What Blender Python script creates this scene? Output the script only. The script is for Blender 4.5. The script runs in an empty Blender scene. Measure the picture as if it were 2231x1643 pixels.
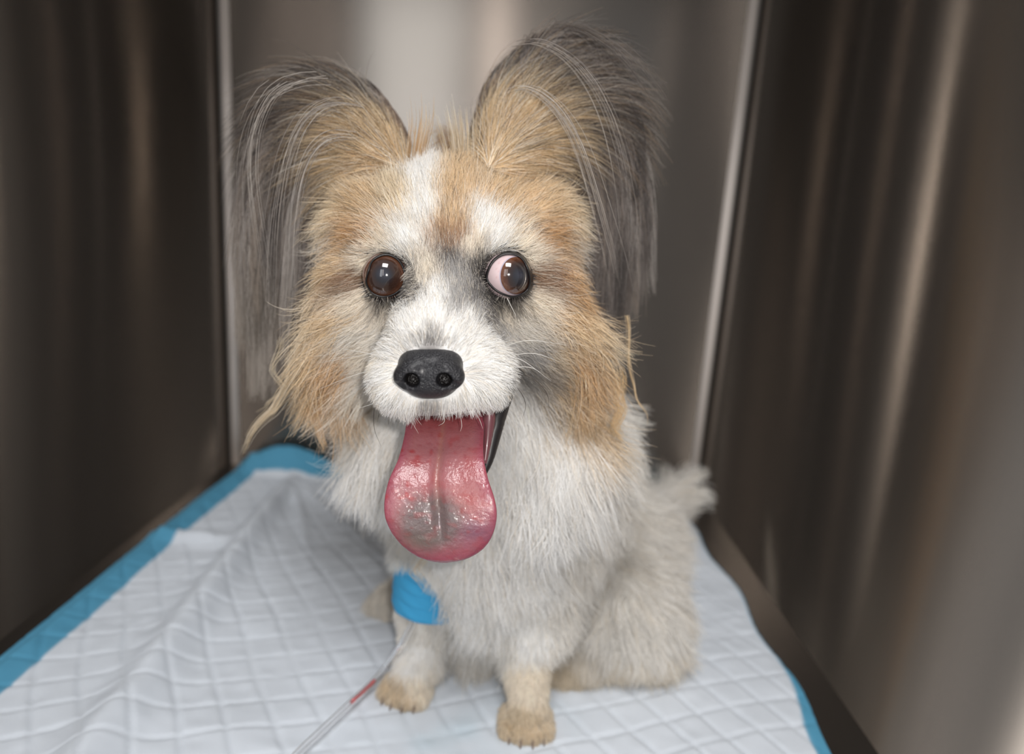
import bpy, bmesh, math, random
import numpy as np
from mathutils import Vector, Matrix
from mathutils.kdtree import KDTree

rng = np.random.default_rng(11)
random.seed(5)
scene = bpy.context.scene
COL = scene.collection

# ------------------------------------------------------------------ camera
W_PX, H_PX, F_PX = 2231.0, 1643.0, 1437.0
CAM = np.array([0.0, 0.0, 0.37])
_n = np.array([-432.5, 6673.5, F_PX]); _n /= np.linalg.norm(_n)      # straight-down direction in the photo
FWD = np.array([0.0, math.sqrt(1 - _n[2] ** 2), -_n[2]])
_rz = -_n[0]
_ry = -_rz * FWD[2] / FWD[1]
RIGHT = np.array([math.sqrt(1 - _rz ** 2 - _ry ** 2), _ry, _rz])
DOWN = np.cross(FWD, RIGHT)
cam_data = bpy.data.cameras.new('camera')
cam_data.sensor_width = 36.0
cam_data.lens = 36.0 * F_PX / W_PX
cam_data.clip_start = 0.01
cam_data.dof.use_dof = True
cam_data.dof.focus_distance = 0.352
cam_data.dof.aperture_fstop = 3.6
cam = bpy.data.objects.new('camera', cam_data)
COL.objects.link(cam)
cam.matrix_world = Matrix(((RIGHT[0], -DOWN[0], -FWD[0], CAM[0]),
                           (RIGHT[1], -DOWN[1], -FWD[1], CAM[1]),
                           (RIGHT[2], -DOWN[2], -FWD[2], CAM[2]), (0, 0, 0, 1)))
scene.camera = cam

# ------------------------------------------------------------------ world, lights, exposure
world = bpy.data.worlds.new('world'); scene.world = world
world.use_nodes = True
world.node_tree.nodes['Background'].inputs['Color'].default_value = (0.93, 0.96, 1.0, 1)
world.node_tree.nodes['Background'].inputs['Strength'].default_value = 0.33

def area_light(name, loc, target, sx, sy, power, color):
    d = bpy.data.lights.new(name, 'AREA'); d.shape = 'RECTANGLE'
    d.size = sx; d.size_y = sy; d.energy = power; d.color = color
    o = bpy.data.objects.new(name, d); COL.objects.link(o)
    o.location = loc
    o.rotation_euler = (Vector(target) - Vector(loc)).to_track_quat('-Z', 'Y').to_euler()
    return o
area_light('ceiling_panel_light', (-0.02, -0.50, 1.62), (0.0, 0.45, 0.2), 0.60, 0.50, 19, (1.0, 0.985, 0.97))
area_light('added_wide_band_light', (-0.75, -2.6, 1.2), (0.0, 0.5, 0.35), 0.58, 1.9, 8.5, (0.95, 0.97, 0.98))  # unseen source, added to give the steel back wall its broad pale band
area_light('added_warm_band_light', (-0.23, -2.6, 1.35), (-0.2, 0.5, 0.35), 0.15, 1.6, 3.6, (1.0, 0.90, 0.84))  # guessed warm source, added for the narrow pinkish band on the back wall
area_light('phone_flash_light', (0.03, -0.02, 0.40), (-0.02, 0.36, 0.30), 0.012, 0.012, 1.2, (1.0, 0.96, 0.92))

vs = scene.view_settings
vs.view_transform = 'Standard'; vs.look = 'None'; vs.gamma = 1.0; vs.use_curve_mapping = False
vs.exposure = 0.0
scene.cycles.max_bounces = 7; scene.cycles.transmission_bounces = 6; scene.cycles.adaptive_threshold = 0.03

# ------------------------------------------------------------------ helpers
def proj(p):
    d = np.asarray(p, float) - CAM
    x = d @ RIGHT; y = d @ DOWN; z = np.maximum(d @ FWD, 1e-4)
    return W_PX / 2 + F_PX * x / z, H_PX / 2 + F_PX * y / z, z
def ray(px, py):
    return RIGHT * ((px - W_PX / 2) / F_PX) + DOWN * ((py - H_PX / 2) / F_PX) + FWD
def U(px, py, Y):
    r = ray(px, py); return CAM + r * ((Y - CAM[1]) / r[1])
def UF(px, py, z=0.0):
    r = ray(px, py); return CAM + r * ((z - CAM[2]) / r[2])
def lin(c):
    c = np.asarray(c, float) / 255.0
    return np.where(c <= 0.04045, c / 12.92, ((c + 0.055) / 1.055) ** 2.4)
def lin4(c):
    l = lin(c); return (float(l[0]), float(l[1]), float(l[2]), 1.0)
def nrm(v):
    return v / np.maximum(np.linalg.norm(v, axis=-1, keepdims=True), 1e-9)
def tag(o, label=None, cat=None, group=None, kind=None):
    if label: o['label'] = label
    if cat: o['category'] = cat
    if group: o['group'] = group
    if kind: o['kind'] = kind
    return o
def mesh_obj(name, verts, faces, mat, parent=None, smooth=True, colors=None):
    me = bpy.data.meshes.new(name)
    verts = np.asarray(verts, np.float32)
    if isinstance(faces, np.ndarray):
        nf, k = faces.shape
        me.vertices.add(len(verts)); me.vertices.foreach_set('co', verts.ravel())
        me.loops.add(nf * k); me.loops.foreach_set('vertex_index', faces.astype(np.int32).ravel())
        me.polygons.add(nf)
        me.polygons.foreach_set('loop_start', np.arange(0, nf * k, k, dtype=np.int32))
        me.update(calc_edges=True); me.validate()
    else:
        me.from_pydata([tuple(map(float, v)) for v in verts], [], faces); me.update()
    if smooth:
        me.polygons.foreach_set('use_smooth', np.ones(len(me.polygons), bool))
    if colors is not None:
        a = me.color_attributes.new('tint', 'FLOAT_COLOR', 'POINT')
        c4 = np.ones((len(verts), 4), np.float32); c4[:, :3] = colors
        a.data.foreach_set('color', c4.ravel())
    o = bpy.data.objects.new(name, me); COL.objects.link(o)
    if mat: me.materials.append(mat)
    if parent: o.parent = parent
    return o
def material(name, color=(0.8, 0.8, 0.8, 1), rough=0.5, metal=0.0, **kw):
    m = bpy.data.materials.new(name); m.use_nodes = True
    b = m.node_tree.nodes['Principled BSDF']
    b.inputs['Base Color'].default_value = color
    b.inputs['Roughness'].default_value = rough
    b.inputs['Metallic'].default_value = metal
    for k, v in kw.items():
        b.inputs[k.replace('_', ' ')].default_value = v
    return m, m.node_tree, b
def node(nt, typ, **props):
    n = nt.nodes.new(typ)
    for k, v in props.items(): setattr(n, k, v)
    return n
def grid_faces(nu, nv, wrap_v=False):
    i = np.arange(nu - 1)[:, None]; j = np.arange(nv if wrap_v else nv - 1)[None, :]
    j2 = (j + 1) % nv
    f = np.stack([i * nv + j, (i + 1) * nv + j, (i + 1) * nv + j2, i * nv + j2], -1)
    return f.reshape(-1, 4)
def smooth_path(pts, n):
    pts = np.asarray(pts, float)
    P = np.vstack([2 * pts[0] - pts[1], pts, 2 * pts[-1] - pts[-2]])
    t = np.linspace(0, len(pts) - 1 - 1e-6, n); i = t.astype(int); f = (t - i)[:, None]
    a, b, c, d = P[i], P[i + 1], P[i + 2], P[i + 3]
    return 0.5 * (2 * b + (c - a) * f + (2 * a - 5 * b + 4 * c - d) * f ** 2 + (3 * b - a - 3 * c + d) * f ** 3)
def tube(path, rad, ns=12, cap=True):
    path = np.asarray(path, float); n = len(path)
    rad = np.broadcast_to(np.asarray(rad, float), (n,))
    t = nrm(np.gradient(path, axis=0))
    ref = np.array([0.13, 0.27, 0.95])
    a = nrm(np.cross(t, ref)); b = np.cross(t, a)
    th = np.linspace(0, 2 * np.pi, ns, endpoint=False)
    v = path[:, None] + rad[:, None, None] * (np.cos(th)[None, :, None] * a[:, None] + np.sin(th)[None, :, None] * b[:, None])
    v = v.reshape(-1, 3); f = [tuple(q) for q in grid_faces(n, ns, True)]
    if cap:
        f.append(tuple(range(ns))); f.append(tuple((n - 1) * ns + k for k in reversed(range(ns))))
    return v, f
def hash_noise(p, scale, seed=0):
    """cheap smooth 3-d value noise, -1..1"""
    q = np.asarray(p, float) * scale + 37.0 + seed * 17.3
    i = np.floor(q).astype(np.int64); f = q - i; f = f * f * (3 - 2 * f)
    out = 0
    for dx in (0, 1):
        for dy in (0, 1):
            for dz in (0, 1):
                h = (i[..., 0] + dx) * 374761393 + (i[..., 1] + dy) * 668265263 + (i[..., 2] + dz) * 2147483647 + seed * 7919
                h = (h ^ (h >> 13)) * 1274126177 & 0x7fffffff
                v = ((h ^ (h >> 16)) & 0xffff) / 32767.5 - 1
                w = (f[..., 0] if dx else 1 - f[..., 0]) * (f[..., 1] if dy else 1 - f[..., 1]) * (f[..., 2] if dz else 1 - f[..., 2])
                out = out + v * w
    return out

# ------------------------------------------------------------------ materials of the cage
def steel_material(name, base, rough, streak=0.05, aniso=0.85, metal=0.93):
    m, nt, b = material(name, base, rough, metal)
    tc = node(nt, 'ShaderNodeTexCoord')
    mp = node(nt, 'ShaderNodeMapping'); mp.inputs['Scale'].default_value = (900, 900, 2.0)
    nz = node(nt, 'ShaderNodeTexNoise'); nz.inputs['Scale'].default_value = 1.0; nz.inputs['Detail'].default_value = 3
    nt.links.new(tc.outputs['Object'], mp.inputs['Vector']); nt.links.new(mp.outputs['Vector'], nz.inputs['Vector'])
    mr = node(nt, 'ShaderNodeMapRange'); mr.inputs['To Min'].default_value = rough - streak; mr.inputs['To Max'].default_value = rough + streak
    nt.links.new(nz.outputs['Fac'], mr.inputs['Value']); nt.links.new(mr.outputs['Result'], b.inputs['Roughness'])
    bp = node(nt, 'ShaderNodeBump'); bp.inputs['Strength'].default_value = 0.004; bp.inputs['Distance'].default_value = 0.0005
    nt.links.new(nz.outputs['Fac'], bp.inputs['Height']); nt.links.new(bp.outputs['Normal'], b.inputs['Normal'])
    tg = node(nt, 'ShaderNodeTangent', direction_type='RADIAL', axis='Z')
    nt.links.new(tg.outputs['Tangent'], b.inputs['Tangent'])
    b.inputs['Anisotropic'].default_value = aniso; b.inputs['Anisotropic Rotation'].default_value = 0.25
    return m
M_STEEL = steel_material('brushed_steel', lin4((142, 135, 128)), 0.22, 0.008)
M_TRIM = steel_material('trim_painted_gleam', lin4((246, 236, 229)), 0.36, 0.02, 0.0, 0.0)  # pale non-metal; the corner's bright steel reflection is put into the base colour
M_GAP = material('dark_gap', lin4((46, 43, 41)), 0.5, 0.8)[0]

# ------------------------------------------------------------------ cage: back wall, side walls, floor, ceiling
YB, XL, XR = 0.97, -0.420, 0.290
ZT, YF = 0.92, 0.16
def panel(name, quad, thick, mat, n):
    """flat sheet with thickness, quad counter-clockwise seen from inside, n = outward (away from the inside)"""
    q = np.array(quad, float); nn = np.array(n, float) * thick
    v = np.vstack([q, q + nn])
    f = [(0, 1, 2, 3), (7, 6, 5, 4)] + [(i, i + 4, (i + 1) % 4 + 4, (i + 1) % 4) for i in range(4)]
    o = mesh_obj(name, v, f, mat, smooth=False)
    return tag(o, kind='structure')
GAP = 0.012
XLW, XRW = XL - GAP, XR + GAP
panel('floor', [(XLW - .01, YF, -0.004), (XRW + .01, YF, -0.004), (XRW + .01, YB + .03, -0.004), (XLW - .01, YB + .03, -0.004)], 0.003, M_STEEL, (0, 0, -1))
panel('wall_back', [(XL, YB, -0.004), (XR, YB, -0.004), (XR, YB, ZT), (XL, YB, ZT)], 0.003, M_STEEL, (0, 1, 0))
panel('ceiling', [(XLW - .01, YF + .16, ZT), (XLW - .01, YB + .03, ZT), (XRW + .01, YB + .03, ZT), (XRW + .01, YF + .16, ZT)], 0.003, M_STEEL, (0, 0, 1))
def side_wall(name, xw, xe, s):
    # side sheet that turns through a rounded corner into a shallow recess beside the back panel
    R = 0.010
    prof = [(xw, YF), (xw, YB + 0.012 - R)]
    for k in range(1, 9):
        a = k / 8 * math.pi / 2
        prof.append((xw + s * (R - R * math.cos(a)), YB + 0.012 - R + R * math.sin(a)))
    prof.append((xe + s * 0.004, YB + 0.012))
    prof = np.array(prof); n = len(prof)
    t = nrm(np.gradient(prof, axis=0)); nn = np.stack([-t[:, 1] * s, t[:, 0] * s], 1)
    out = prof + nn * 0.003
    loop = np.vstack([prof, out[::-1]]); m = len(loop)
    v = np.vstack([np.c_[loop, np.full(m, -0.004)], np.c_[loop, np.full(m, ZT)]])
    f = [(i, (i + 1) % m, (i + 1) % m + m, i + m) for i in range(m)]
    f += [(i, i + 1, m - 2 - i, m - 1 - i) for i in range(n - 1)]
    f += [(m + i + 1, m + i, m + m - 1 - i, m + m - 2 - i) for i in range(n - 1)]
    o = mesh_obj(name, v, f, M_STEEL, smooth=False)
    for p in o.data.polygons: p.use_smooth = True
    return tag(o, kind='structure')
side_wall('wall_left', XLW, XL, 1)
side_wall('wall_right', XRW, XR, -1)
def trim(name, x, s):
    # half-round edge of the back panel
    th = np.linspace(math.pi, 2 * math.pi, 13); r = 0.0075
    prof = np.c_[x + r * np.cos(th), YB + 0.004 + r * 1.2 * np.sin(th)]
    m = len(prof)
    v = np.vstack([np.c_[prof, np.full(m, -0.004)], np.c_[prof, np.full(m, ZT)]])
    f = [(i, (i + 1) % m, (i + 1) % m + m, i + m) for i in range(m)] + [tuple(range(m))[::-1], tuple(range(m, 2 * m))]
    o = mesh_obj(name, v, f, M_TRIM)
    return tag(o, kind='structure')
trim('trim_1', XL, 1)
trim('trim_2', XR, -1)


# ------------------------------------------------------------------ absorbent pad
def build_pad():
    x0, x1, y0, y1 = -0.402, 0.266, 0.27, 0.955
    nu, nv = 300, 300
    u = np.linspace(0, 1, nu)[:, None] * np.ones((1, nv)); v = np.ones((nu, 1)) * np.linspace(0, 1, nv)[None, :]
    x = x0 + (x1 - x0) * u; y = y0 + (y1 - y0) * v
    p2 = np.stack([x, y, np.zeros_like(x)], -1)
    # gentle wander of the outline
    x = x + 0.006 * hash_noise(p2, 6, 1) * np.clip((np.abs(u - .5) - .3) / .2, 0, 1) - 0.012 * np.clip((y - .70) / .2, 0, 1) * np.clip((u - .8) / .2, 0, 1)
    x = x + 0.004 * np.sin(y * 40) * np.clip((u - .9) / .1, 0, 1)
    y = y + 0.008 * hash_noise(p2, 5, 2) * np.clip((v - .85) / .15, 0, 1)
    # pressed quilting
    wx = x + 0.008 * hash_noise(p2, 9, 3); wy = y + 0.008 * hash_noise(p2, 9, 4)
    a1, a2 = math.radians(58), math.radians(-18)
    s1 = (wx * math.sin(a1) + wy * math.cos(a1)) / 0.030
    s2 = (wx * math.sin(a2) + wy * math.cos(a2)) / 0.030
    t1 = np.abs((s1 % 1) - .5) * 2; t2 = np.abs((s2 % 1) - .5) * 2
    l1 = np.exp(-((1 - t1) / .10) ** 2); l2 = np.exp(-((1 - t2) / .10) ** 2)
    z = 0.0030 - 0.0021 * np.maximum(l1, 0.75 * l2)
    z += 0.0016 * hash_noise(p2, 30, 5) + 0.0007 * hash_noise(p2, 90, 6) + 0.002 * hash_noise(p2, 12, 7)
    # a pleat from the far corner towards the near left
    A = UF(640, 1045)[:2]; B = UF(300, 1520)[:2]
    d = (B - A) / np.linalg.norm(B - A); rx, ry = x - A[0], y - A[1]
    along = rx * d[0] + ry * d[1]; off = rx * d[1] - ry * d[0]
    w = 0.010 + 0.012 * np.clip(along / 0.5, 0, 1)
    z += 0.018 * np.exp(-(off / w) ** 2) * np.clip((along + .02) / .08, 0, 1)
    for ang, h in ((18, .004), (34, .003), (50, .003)):
        c, sn = math.cos(math.radians(ang)), math.sin(math.radians(ang))
        dd = (d[0] * c - d[1] * sn, d[0] * sn + d[1] * c)
        al = rx * dd[0] + ry * dd[1]; of = rx * dd[1] - ry * dd[0]
        z += h * np.exp(-(of / .007) ** 2) * np.clip(al / .05, 0, 1) * np.clip((.34 - al) / .2, 0, 1)
    # crosswise fold on the left, lifted back corner
    fold_y = 0.70 + 0.05 * (x + .40)
    z += 0.010 * np.exp(-((y - fold_y) / .012) ** 2) * np.clip((-.29 - x) / .06, 0, 1)
    z += 0.045 * np.exp(-((x + .33) / .07) ** 2) * np.clip((y - .905) / .045, 0, 1) ** 1.5
    z += 0.012 * np.clip((.035 - (x - x0)) / .035, 0, 1) ** 2
    edge = np.minimum(np.minimum(u, 1 - u) * (x1 - x0), np.minimum(v, 1 - v) * (y1 - y0))
    z = np.where(edge < .012, 0.0012 + (z - 0.0012) * np.clip(edge / .012, .35, 1), z)
    z = np.maximum(z, 0.0006)
    top = np.stack([x, y, z], -1).reshape(-1, 3)
    # colours: white sheet, blue backing film showing along the rim
    white = lin((208, 215, 224)); blue = lin((84, 150, 182))
    wl, wr, wb = 0.030, 0.012, 0.040
    rim = np.maximum(np.maximum(wl - u * (x1 - x0), wr * np.clip((.56 - y) / .1, .12, 1) - (1 - u) * (x1 - x0)), wb - (1 - v) * (y1 - y0) + 0.006 * hash_noise(p2, 14, 9))
    k = np.clip(rim / .0022 + .5, 0, 1)[..., None]
    stain = np.clip(np.exp(-(((x + .02) / .05) ** 2 + ((y - .42) / .025) ** 2)) + .55 * np.exp(-(((x - .03) / .04) ** 2 + ((y - .455) / .02) ** 2)), 0, 1) * np.clip(.6 + .6 * hash_noise(p2, 60, 10), 0, 1)
    wcol = white * (1 - 0.35 * stain[..., None]) + lin((150, 185, 200)) * 0.35 * stain[..., None]
    col = wcol * (1 - k) + blue * k
    col = col.reshape(-1, 3)
    # underside
    n = nu * nv
    bot = top.copy(); bot[:, 2] = np.maximum(bot[:, 2] - 0.0012, -0.0005)
    f = grid_faces(nu, nv); fb = f[:, ::-1] + n
    loop = np.concatenate([np.arange(nv), np.arange(1, nu) * nv + nv - 1, (nu - 1) * nv + np.arange(nv - 2, -1, -1), np.arange(nu - 2, 0, -1) * nv])
    l2_ = np.roll(loop, -1)
    side = np.stack([loop, l2_, l2_ + n, loop + n], -1)
    m, nt, b = material('pad_sheet', rough=0.85)
    at = node(nt, 'ShaderNodeAttribute', attribute_name='tint'); nt.links.new(at.outputs['Color'], b.inputs['Base Color'])
    b.inputs['Specular IOR Level'].default_value = 0.2
    nz = node(nt, 'ShaderNodeTexNoise'); nz.inputs['Scale'].default_value = 700
    bp = node(nt, 'ShaderNodeBump'); bp.inputs['Strength'].default_value = 0.25; bp.inputs['Distance'].default_value = 0.0006
    nt.links.new(nz.outputs['Fac'], bp.inputs['Height']); nt.links.new(bp.outputs['Normal'], b.inputs['Normal'])
    o = mesh_obj('absorbent_pad', np.vstack([top, bot]), np.vstack([f, fb, side]), m, colors=np.vstack([col, np.tile(blue, (n, 1))]))
    tag(o, 'white quilted absorbent pad with blue edging spread under the dog', 'pad')
build_pad()


# ------------------------------------------------------------------ dog: one continuous skin from an implicit surface
H = 0.0025
LO = np.array([-0.23, 0.285, -0.004]); HI = np.array([0.31, 0.86, 0.44])
NG = np.ceil((HI - LO) / H).astype(int) + 1
PHI = np.full(NG, 0.05, np.float32)
AX = [LO[i] + H * np.arange(NG[i]) for i in range(3)]
def block(lo, hi, pad):
    a = np.clip(np.floor((np.asarray(lo) - pad - LO) / H).astype(int), 0, NG - 1)
    b = np.clip(np.ceil((np.asarray(hi) + pad - LO) / H).astype(int) + 1, 1, NG)
    sl = tuple(slice(a[i], b[i]) for i in range(3))
    g = [AX[i][a[i]:b[i]].astype(np.float32) for i in range(3)]
    return sl, g[0][:, None, None], g[1][None, :, None], g[2][None, None, :]
def smin(a, b, k):
    h = np.clip(.5 + .5 * (b - a) / k, 0, 1)
    return b * (1 - h) + a * h - k * h * (1 - h)
def capsule(a, b, ra, rb, k=0.015, cut=False):
    a = np.asarray(a, float); b = np.asarray(b, float); R = max(ra, rb)
    sl, X, Y, Z = block(np.minimum(a, b) - R, np.maximum(a, b) + R, 0.05)
    ab = b - a; L = max(ab @ ab, 1e-9)
    h = np.clip(((X - a[0]) * ab[0] + (Y - a[1]) * ab[1] + (Z - a[2]) * ab[2]) / L, 0, 1)
    d = np.sqrt((X - a[0] - ab[0] * h) ** 2 + (Y - a[1] - ab[1] * h) ** 2 + (Z - a[2] - ab[2] * h) ** 2) - (ra + (rb - ra) * h)
    d = np.minimum(d, .05)
    if cut: PHI[sl] = -smin(-PHI[sl], d, k)
    else: PHI[sl] = smin(PHI[sl], d, k)
def ellipsoid(c, r, k=0.015, cut=False):
    c = np.asarray(c, float); r = np.asarray(r, float) * np.ones(3)
    sl, X, Y, Z = block(c - r, c + r, 0.05)
    q = np.sqrt(((X - c[0]) / r[0]) ** 2 + ((Y - c[1]) / r[1]) ** 2 + ((Z - c[2]) / r[2]) ** 2)
    g = np.sqrt(((X - c[0]) / r[0] ** 2) ** 2 + ((Y - c[1]) / r[1] ** 2) ** 2 + ((Z - c[2]) / r[2] ** 2) ** 2)
    d = np.minimum(q * (q - 1) / np.maximum(g, 1e-6), .05)
    if cut: PHI[sl] = -smin(-PHI[sl], d, k)
    else: PHI[sl] = smin(PHI[sl], d, k)

EYE_R = 0.0132
EYES = [np.array(U(841, 601, 0.3765)), np.array(U(1106, 600, 0.3765))]
# trunk, neck
ellipsoid(U(1085, 1100, .520), (.072, .075, .085), .03)
capsule(U(1075, 1150, .52), (0.055, .65, .095), .070, .072, .03)
ellipsoid((0.065, .66, .080), (.078, .080, .076), .03)
capsule(U(985, 600, .455), U(1060, 1010, .505), .052, .066, .03)
# head
ellipsoid(U(975, 530, .430), (.057, .054, .048), .012)
ellipsoid(U(985, 640, .435), (.056, .045, .042), .02)
ellipsoid(U(822, 695, .406), (.030, .028, .030), .02)
ellipsoid(U(795, 605, .408), (.018, .022, .020), .015)
ellipsoid(U(1160, 600, .408), (.018, .022, .020), .015)
ellipsoid(U(1145, 695, .406), (.030, .028, .030), .02)
ellipsoid(U(868, 540, .392), (.021, .019, .018), .015)
ellipsoid(U(1085, 535, .392), (.021, .019, .018), .015)
capsule(U(978, 600, .385), U(945, 745, .335), .0215, .0200, .015)
capsule(U(975, 720, .385), U(948, 795, .340), .030, .0255, .012)
ellipsoid(U(890, 822, .342), (.0175, .022, .0180), .010)
ellipsoid(U(1035, 812, .345), (.0190, .024, .0185), .010)
ellipsoid(U(945, 855, .336), (.0150, .014, .0085), .008)
ellipsoid(U(808, 490, .430), (.019, .026, .022), .02)
ellipsoid(U(1165, 490, .430), (.019, .026, .022), .02)
ellipsoid(U(795, 755, .422), (.024, .026, .032), .02)
ellipsoid(U(1190, 755, .422), (.025, .026, .032), .02)
# lower jaw
capsule(U(1005, 850, .415), U(968, 990, .370), .030, .0195, .014)
# mouth opening
ellipsoid(U(985, 905, .366), (.0235, .022, .0135), .004, cut=True)
for e in EYES:
    ellipsoid(e, EYE_R + .0012, .004, cut=True)
ellipsoid(U(865, 945, .452), (.024, .026, .036), .03)
ellipsoid(U(1175, 960, .446), (.044, .030, .048), .03)
ellipsoid(U(1265, 1030, .505), (.032, .042, .060), .03)
ellipsoid(U(1040, 1330, .52), (.035, .035, .045), .03)
# fore legs
PAW_L, PAW_R = UF(880, 1540), UF(1142, 1615)
capsule(U(965, 1130, .505), U(925, 1310, .492), .036, .020, .02)
capsule(U(925, 1310, .492), U(912, 1440, .480), .020, .0145, .012)
capsule(U(912, 1440, .480), PAW_L + (.003, .012, .014), .0145, .0155, .010)
capsule(U(1165, 1150, .500), U(1165, 1340, .475), .040, .025, .02)
capsule(U(1165, 1340, .475), U(1150, 1470, .452), .024, .0125, .012)
capsule(U(1150, 1470, .452), PAW_R + (.002, .014, .014), .0125, .0145, .010)
def toes(c, ang, w, L, r):
    ca, sa = math.cos(ang), math.sin(ang)
    for k, (o, l) in enumerate(((-1.15, .78), (-.40, 1.0), (.40, 1.0), (1.15, .78))):
        bx, by = o * w, .004
        tx, ty = o * w * 1.12, -L * l
        f = lambda x, y, z: c + np.array([x * ca - y * sa, x * sa + y * ca, z])
        capsule(f(bx, by, r * 1.15), f(tx, ty, r * .95), r, r * .95, .0018)
toes(PAW_L + (.001, .014, 0), -.25, .0104, .014, .0070)
toes(PAW_R + (.001, .016, 0), .02, .0100, .016, .0068)
# hind legs
HL, HR = UF(840, 1352), UF(1235, 1495)
capsule((-.020, .63, .085), HL + (.025, .03, .02), .046, .020, .02)
capsule(HL + (.030, .04, .016), HL + (.004, .010, .015), .017, .0155, .01)
toes(HL + (.001, .014, 0), -.25, .0095, .012, .0080)
capsule((.115, .62, .070), U(1350, 1345, .535), .055, .043, .02)
capsule(U(1350, 1345, .535), HR + (.01, .02, .018), .048, .018, .02)
capsule(HR + (.03, .03, .016), HR + (.002, .008, .015), .018, .0155, .01)
toes(HR + (.0, .012, 0), .15, .0095, .012, .0080)
# tail
TAIL = smooth_path([(.12, .70, .06), U(1400, 1130, .72), U(1450, 1090, .735), U(1495, 1065, .745)], 7)
for i in range(6):
    capsule(TAIL[i], TAIL[i + 1], .022 - .0025 * i, .022 - .0025 * (i + 1), .01)
# flat soles on the pad
PHI = np.maximum(PHI, (0.0025 - AX[2])[None, None, :].astype(np.float32))

def surface_nets(phi):
    s = phi < 0
    n = np.array(phi.shape) - 1
    cnt = np.zeros(n, np.int8)
    for dx in (0, 1):
        for dy in (0, 1):
            for dz in (0, 1):
                cnt += s[dx:n[0] + dx, dy:n[1] + dy, dz:n[2] + dz]
    act = (cnt > 0) & (cnt < 8)
    idx = np.full(n, -1, np.int32); cells = np.argwhere(act); idx[act] = np.arange(len(cells))
    acc = np.zeros((len(cells), 3)); num = np.zeros(len(cells))
    offs = [(0, 0, 0), (0, 0, 1), (0, 1, 0), (0, 1, 1), (1, 0, 0), (1, 0, 1), (1, 1, 0), (1, 1, 1)]
    val = [phi[cells[:, 0] + o[0], cells[:, 1] + o[1], cells[:, 2] + o[2]].astype(float) for o in offs]
    for i in range(8):
        for j in range(i + 1, 8):
            if sum(abs(offs[i][k] - offs[j][k]) for k in range(3)) != 1: continue
            a, b = val[i], val[j]; c = (a < 0) != (b < 0)
            t = np.where(c, a / np.where(c, a - b, 1), 0)
            acc += c[:, None] * (np.array(offs[i]) + t[:, None] * (np.array(offs[j]) - np.array(offs[i])))
            num += c
    v = LO + H * (cells + acc / num[:, None])
    F = []
    for ax in range(3):
        sl0 = [slice(None)] * 3; sl1 = [slice(None)] * 3
        sl0[ax] = slice(0, -1); sl1[ax] = slice(1, None)
        s0, s1 = s[tuple(sl0)], s[tuple(sl1)]
        e = np.argwhere(s0 != s1)
        b1, b2 = (ax + 1) % 3, (ax + 2) % 3
        ok = (e[:, b1] > 0) & (e[:, b2] > 0) & (e[:, b1] < n[b1]) & (e[:, b2] < n[b2]); e = e[ok]
        def cid(o1, o2):
            c = e.copy(); c[:, b1] -= o1; c[:, b2] -= o2
            return idx[c[:, 0], c[:, 1], c[:, 2]]
        q = np.stack([cid(1, 1), cid(0, 1), cid(0, 0), cid(1, 0)], -1)
        flip = ~s0[e[:, 0], e[:, 1], e[:, 2]]
        q[flip] = q[flip][:, ::-1]
        F.append(q)
    return v, np.vstack(F)
SKV, SKF = surface_nets(PHI)

def sample_phi(p):
    q = (p - LO) / H
    q = np.clip(q, 0.001, NG - 1.001); i = q.astype(int); f = (q - i).astype(np.float32)
    out = 0
    for dx in (0, 1):
        for dy in (0, 1):
            for dz in (0, 1):
                w = (f[:, 0] if dx else 1 - f[:, 0]) * (f[:, 1] if dy else 1 - f[:, 1]) * (f[:, 2] if dz else 1 - f[:, 2])
                out = out + w * PHI[i[:, 0] + dx, i[:, 1] + dy, i[:, 2] + dz]
    return out
def grad_phi(p, e=0.003):
    g = np.stack([sample_phi(p + np.eye(3)[k] * e) - sample_phi(p - np.eye(3)[k] * e) for k in range(3)], -1)
    return nrm(g)
GRAD = [g.astype(np.float32) for g in np.gradient(PHI, H)]
def push_out(p, off):
    d = sample_phi(p)
    i = np.clip(np.round((p - LO) / H).astype(int), 0, NG - 1)
    g = nrm(np.stack([GRAD[k][i[:, 0], i[:, 1], i[:, 2]] for k in range(3)], -1))
    inside = ((p > LO) & (p < HI)).all(1)
    amt = np.where(inside, np.clip(off - d, 0, .012), 0)
    return p + g * amt[:, None], g, amt

# colours of coat
WH = (250, 249, 247); CR = (242, 233, 219); TN = (232, 207, 170); LT = (239, 223, 196); OR = (222, 184, 138)
BR = (160, 130, 106); GY = (178, 175, 173); DG = (112, 108, 106); SB = (220, 203, 177); CG = (228, 223, 215)
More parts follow.
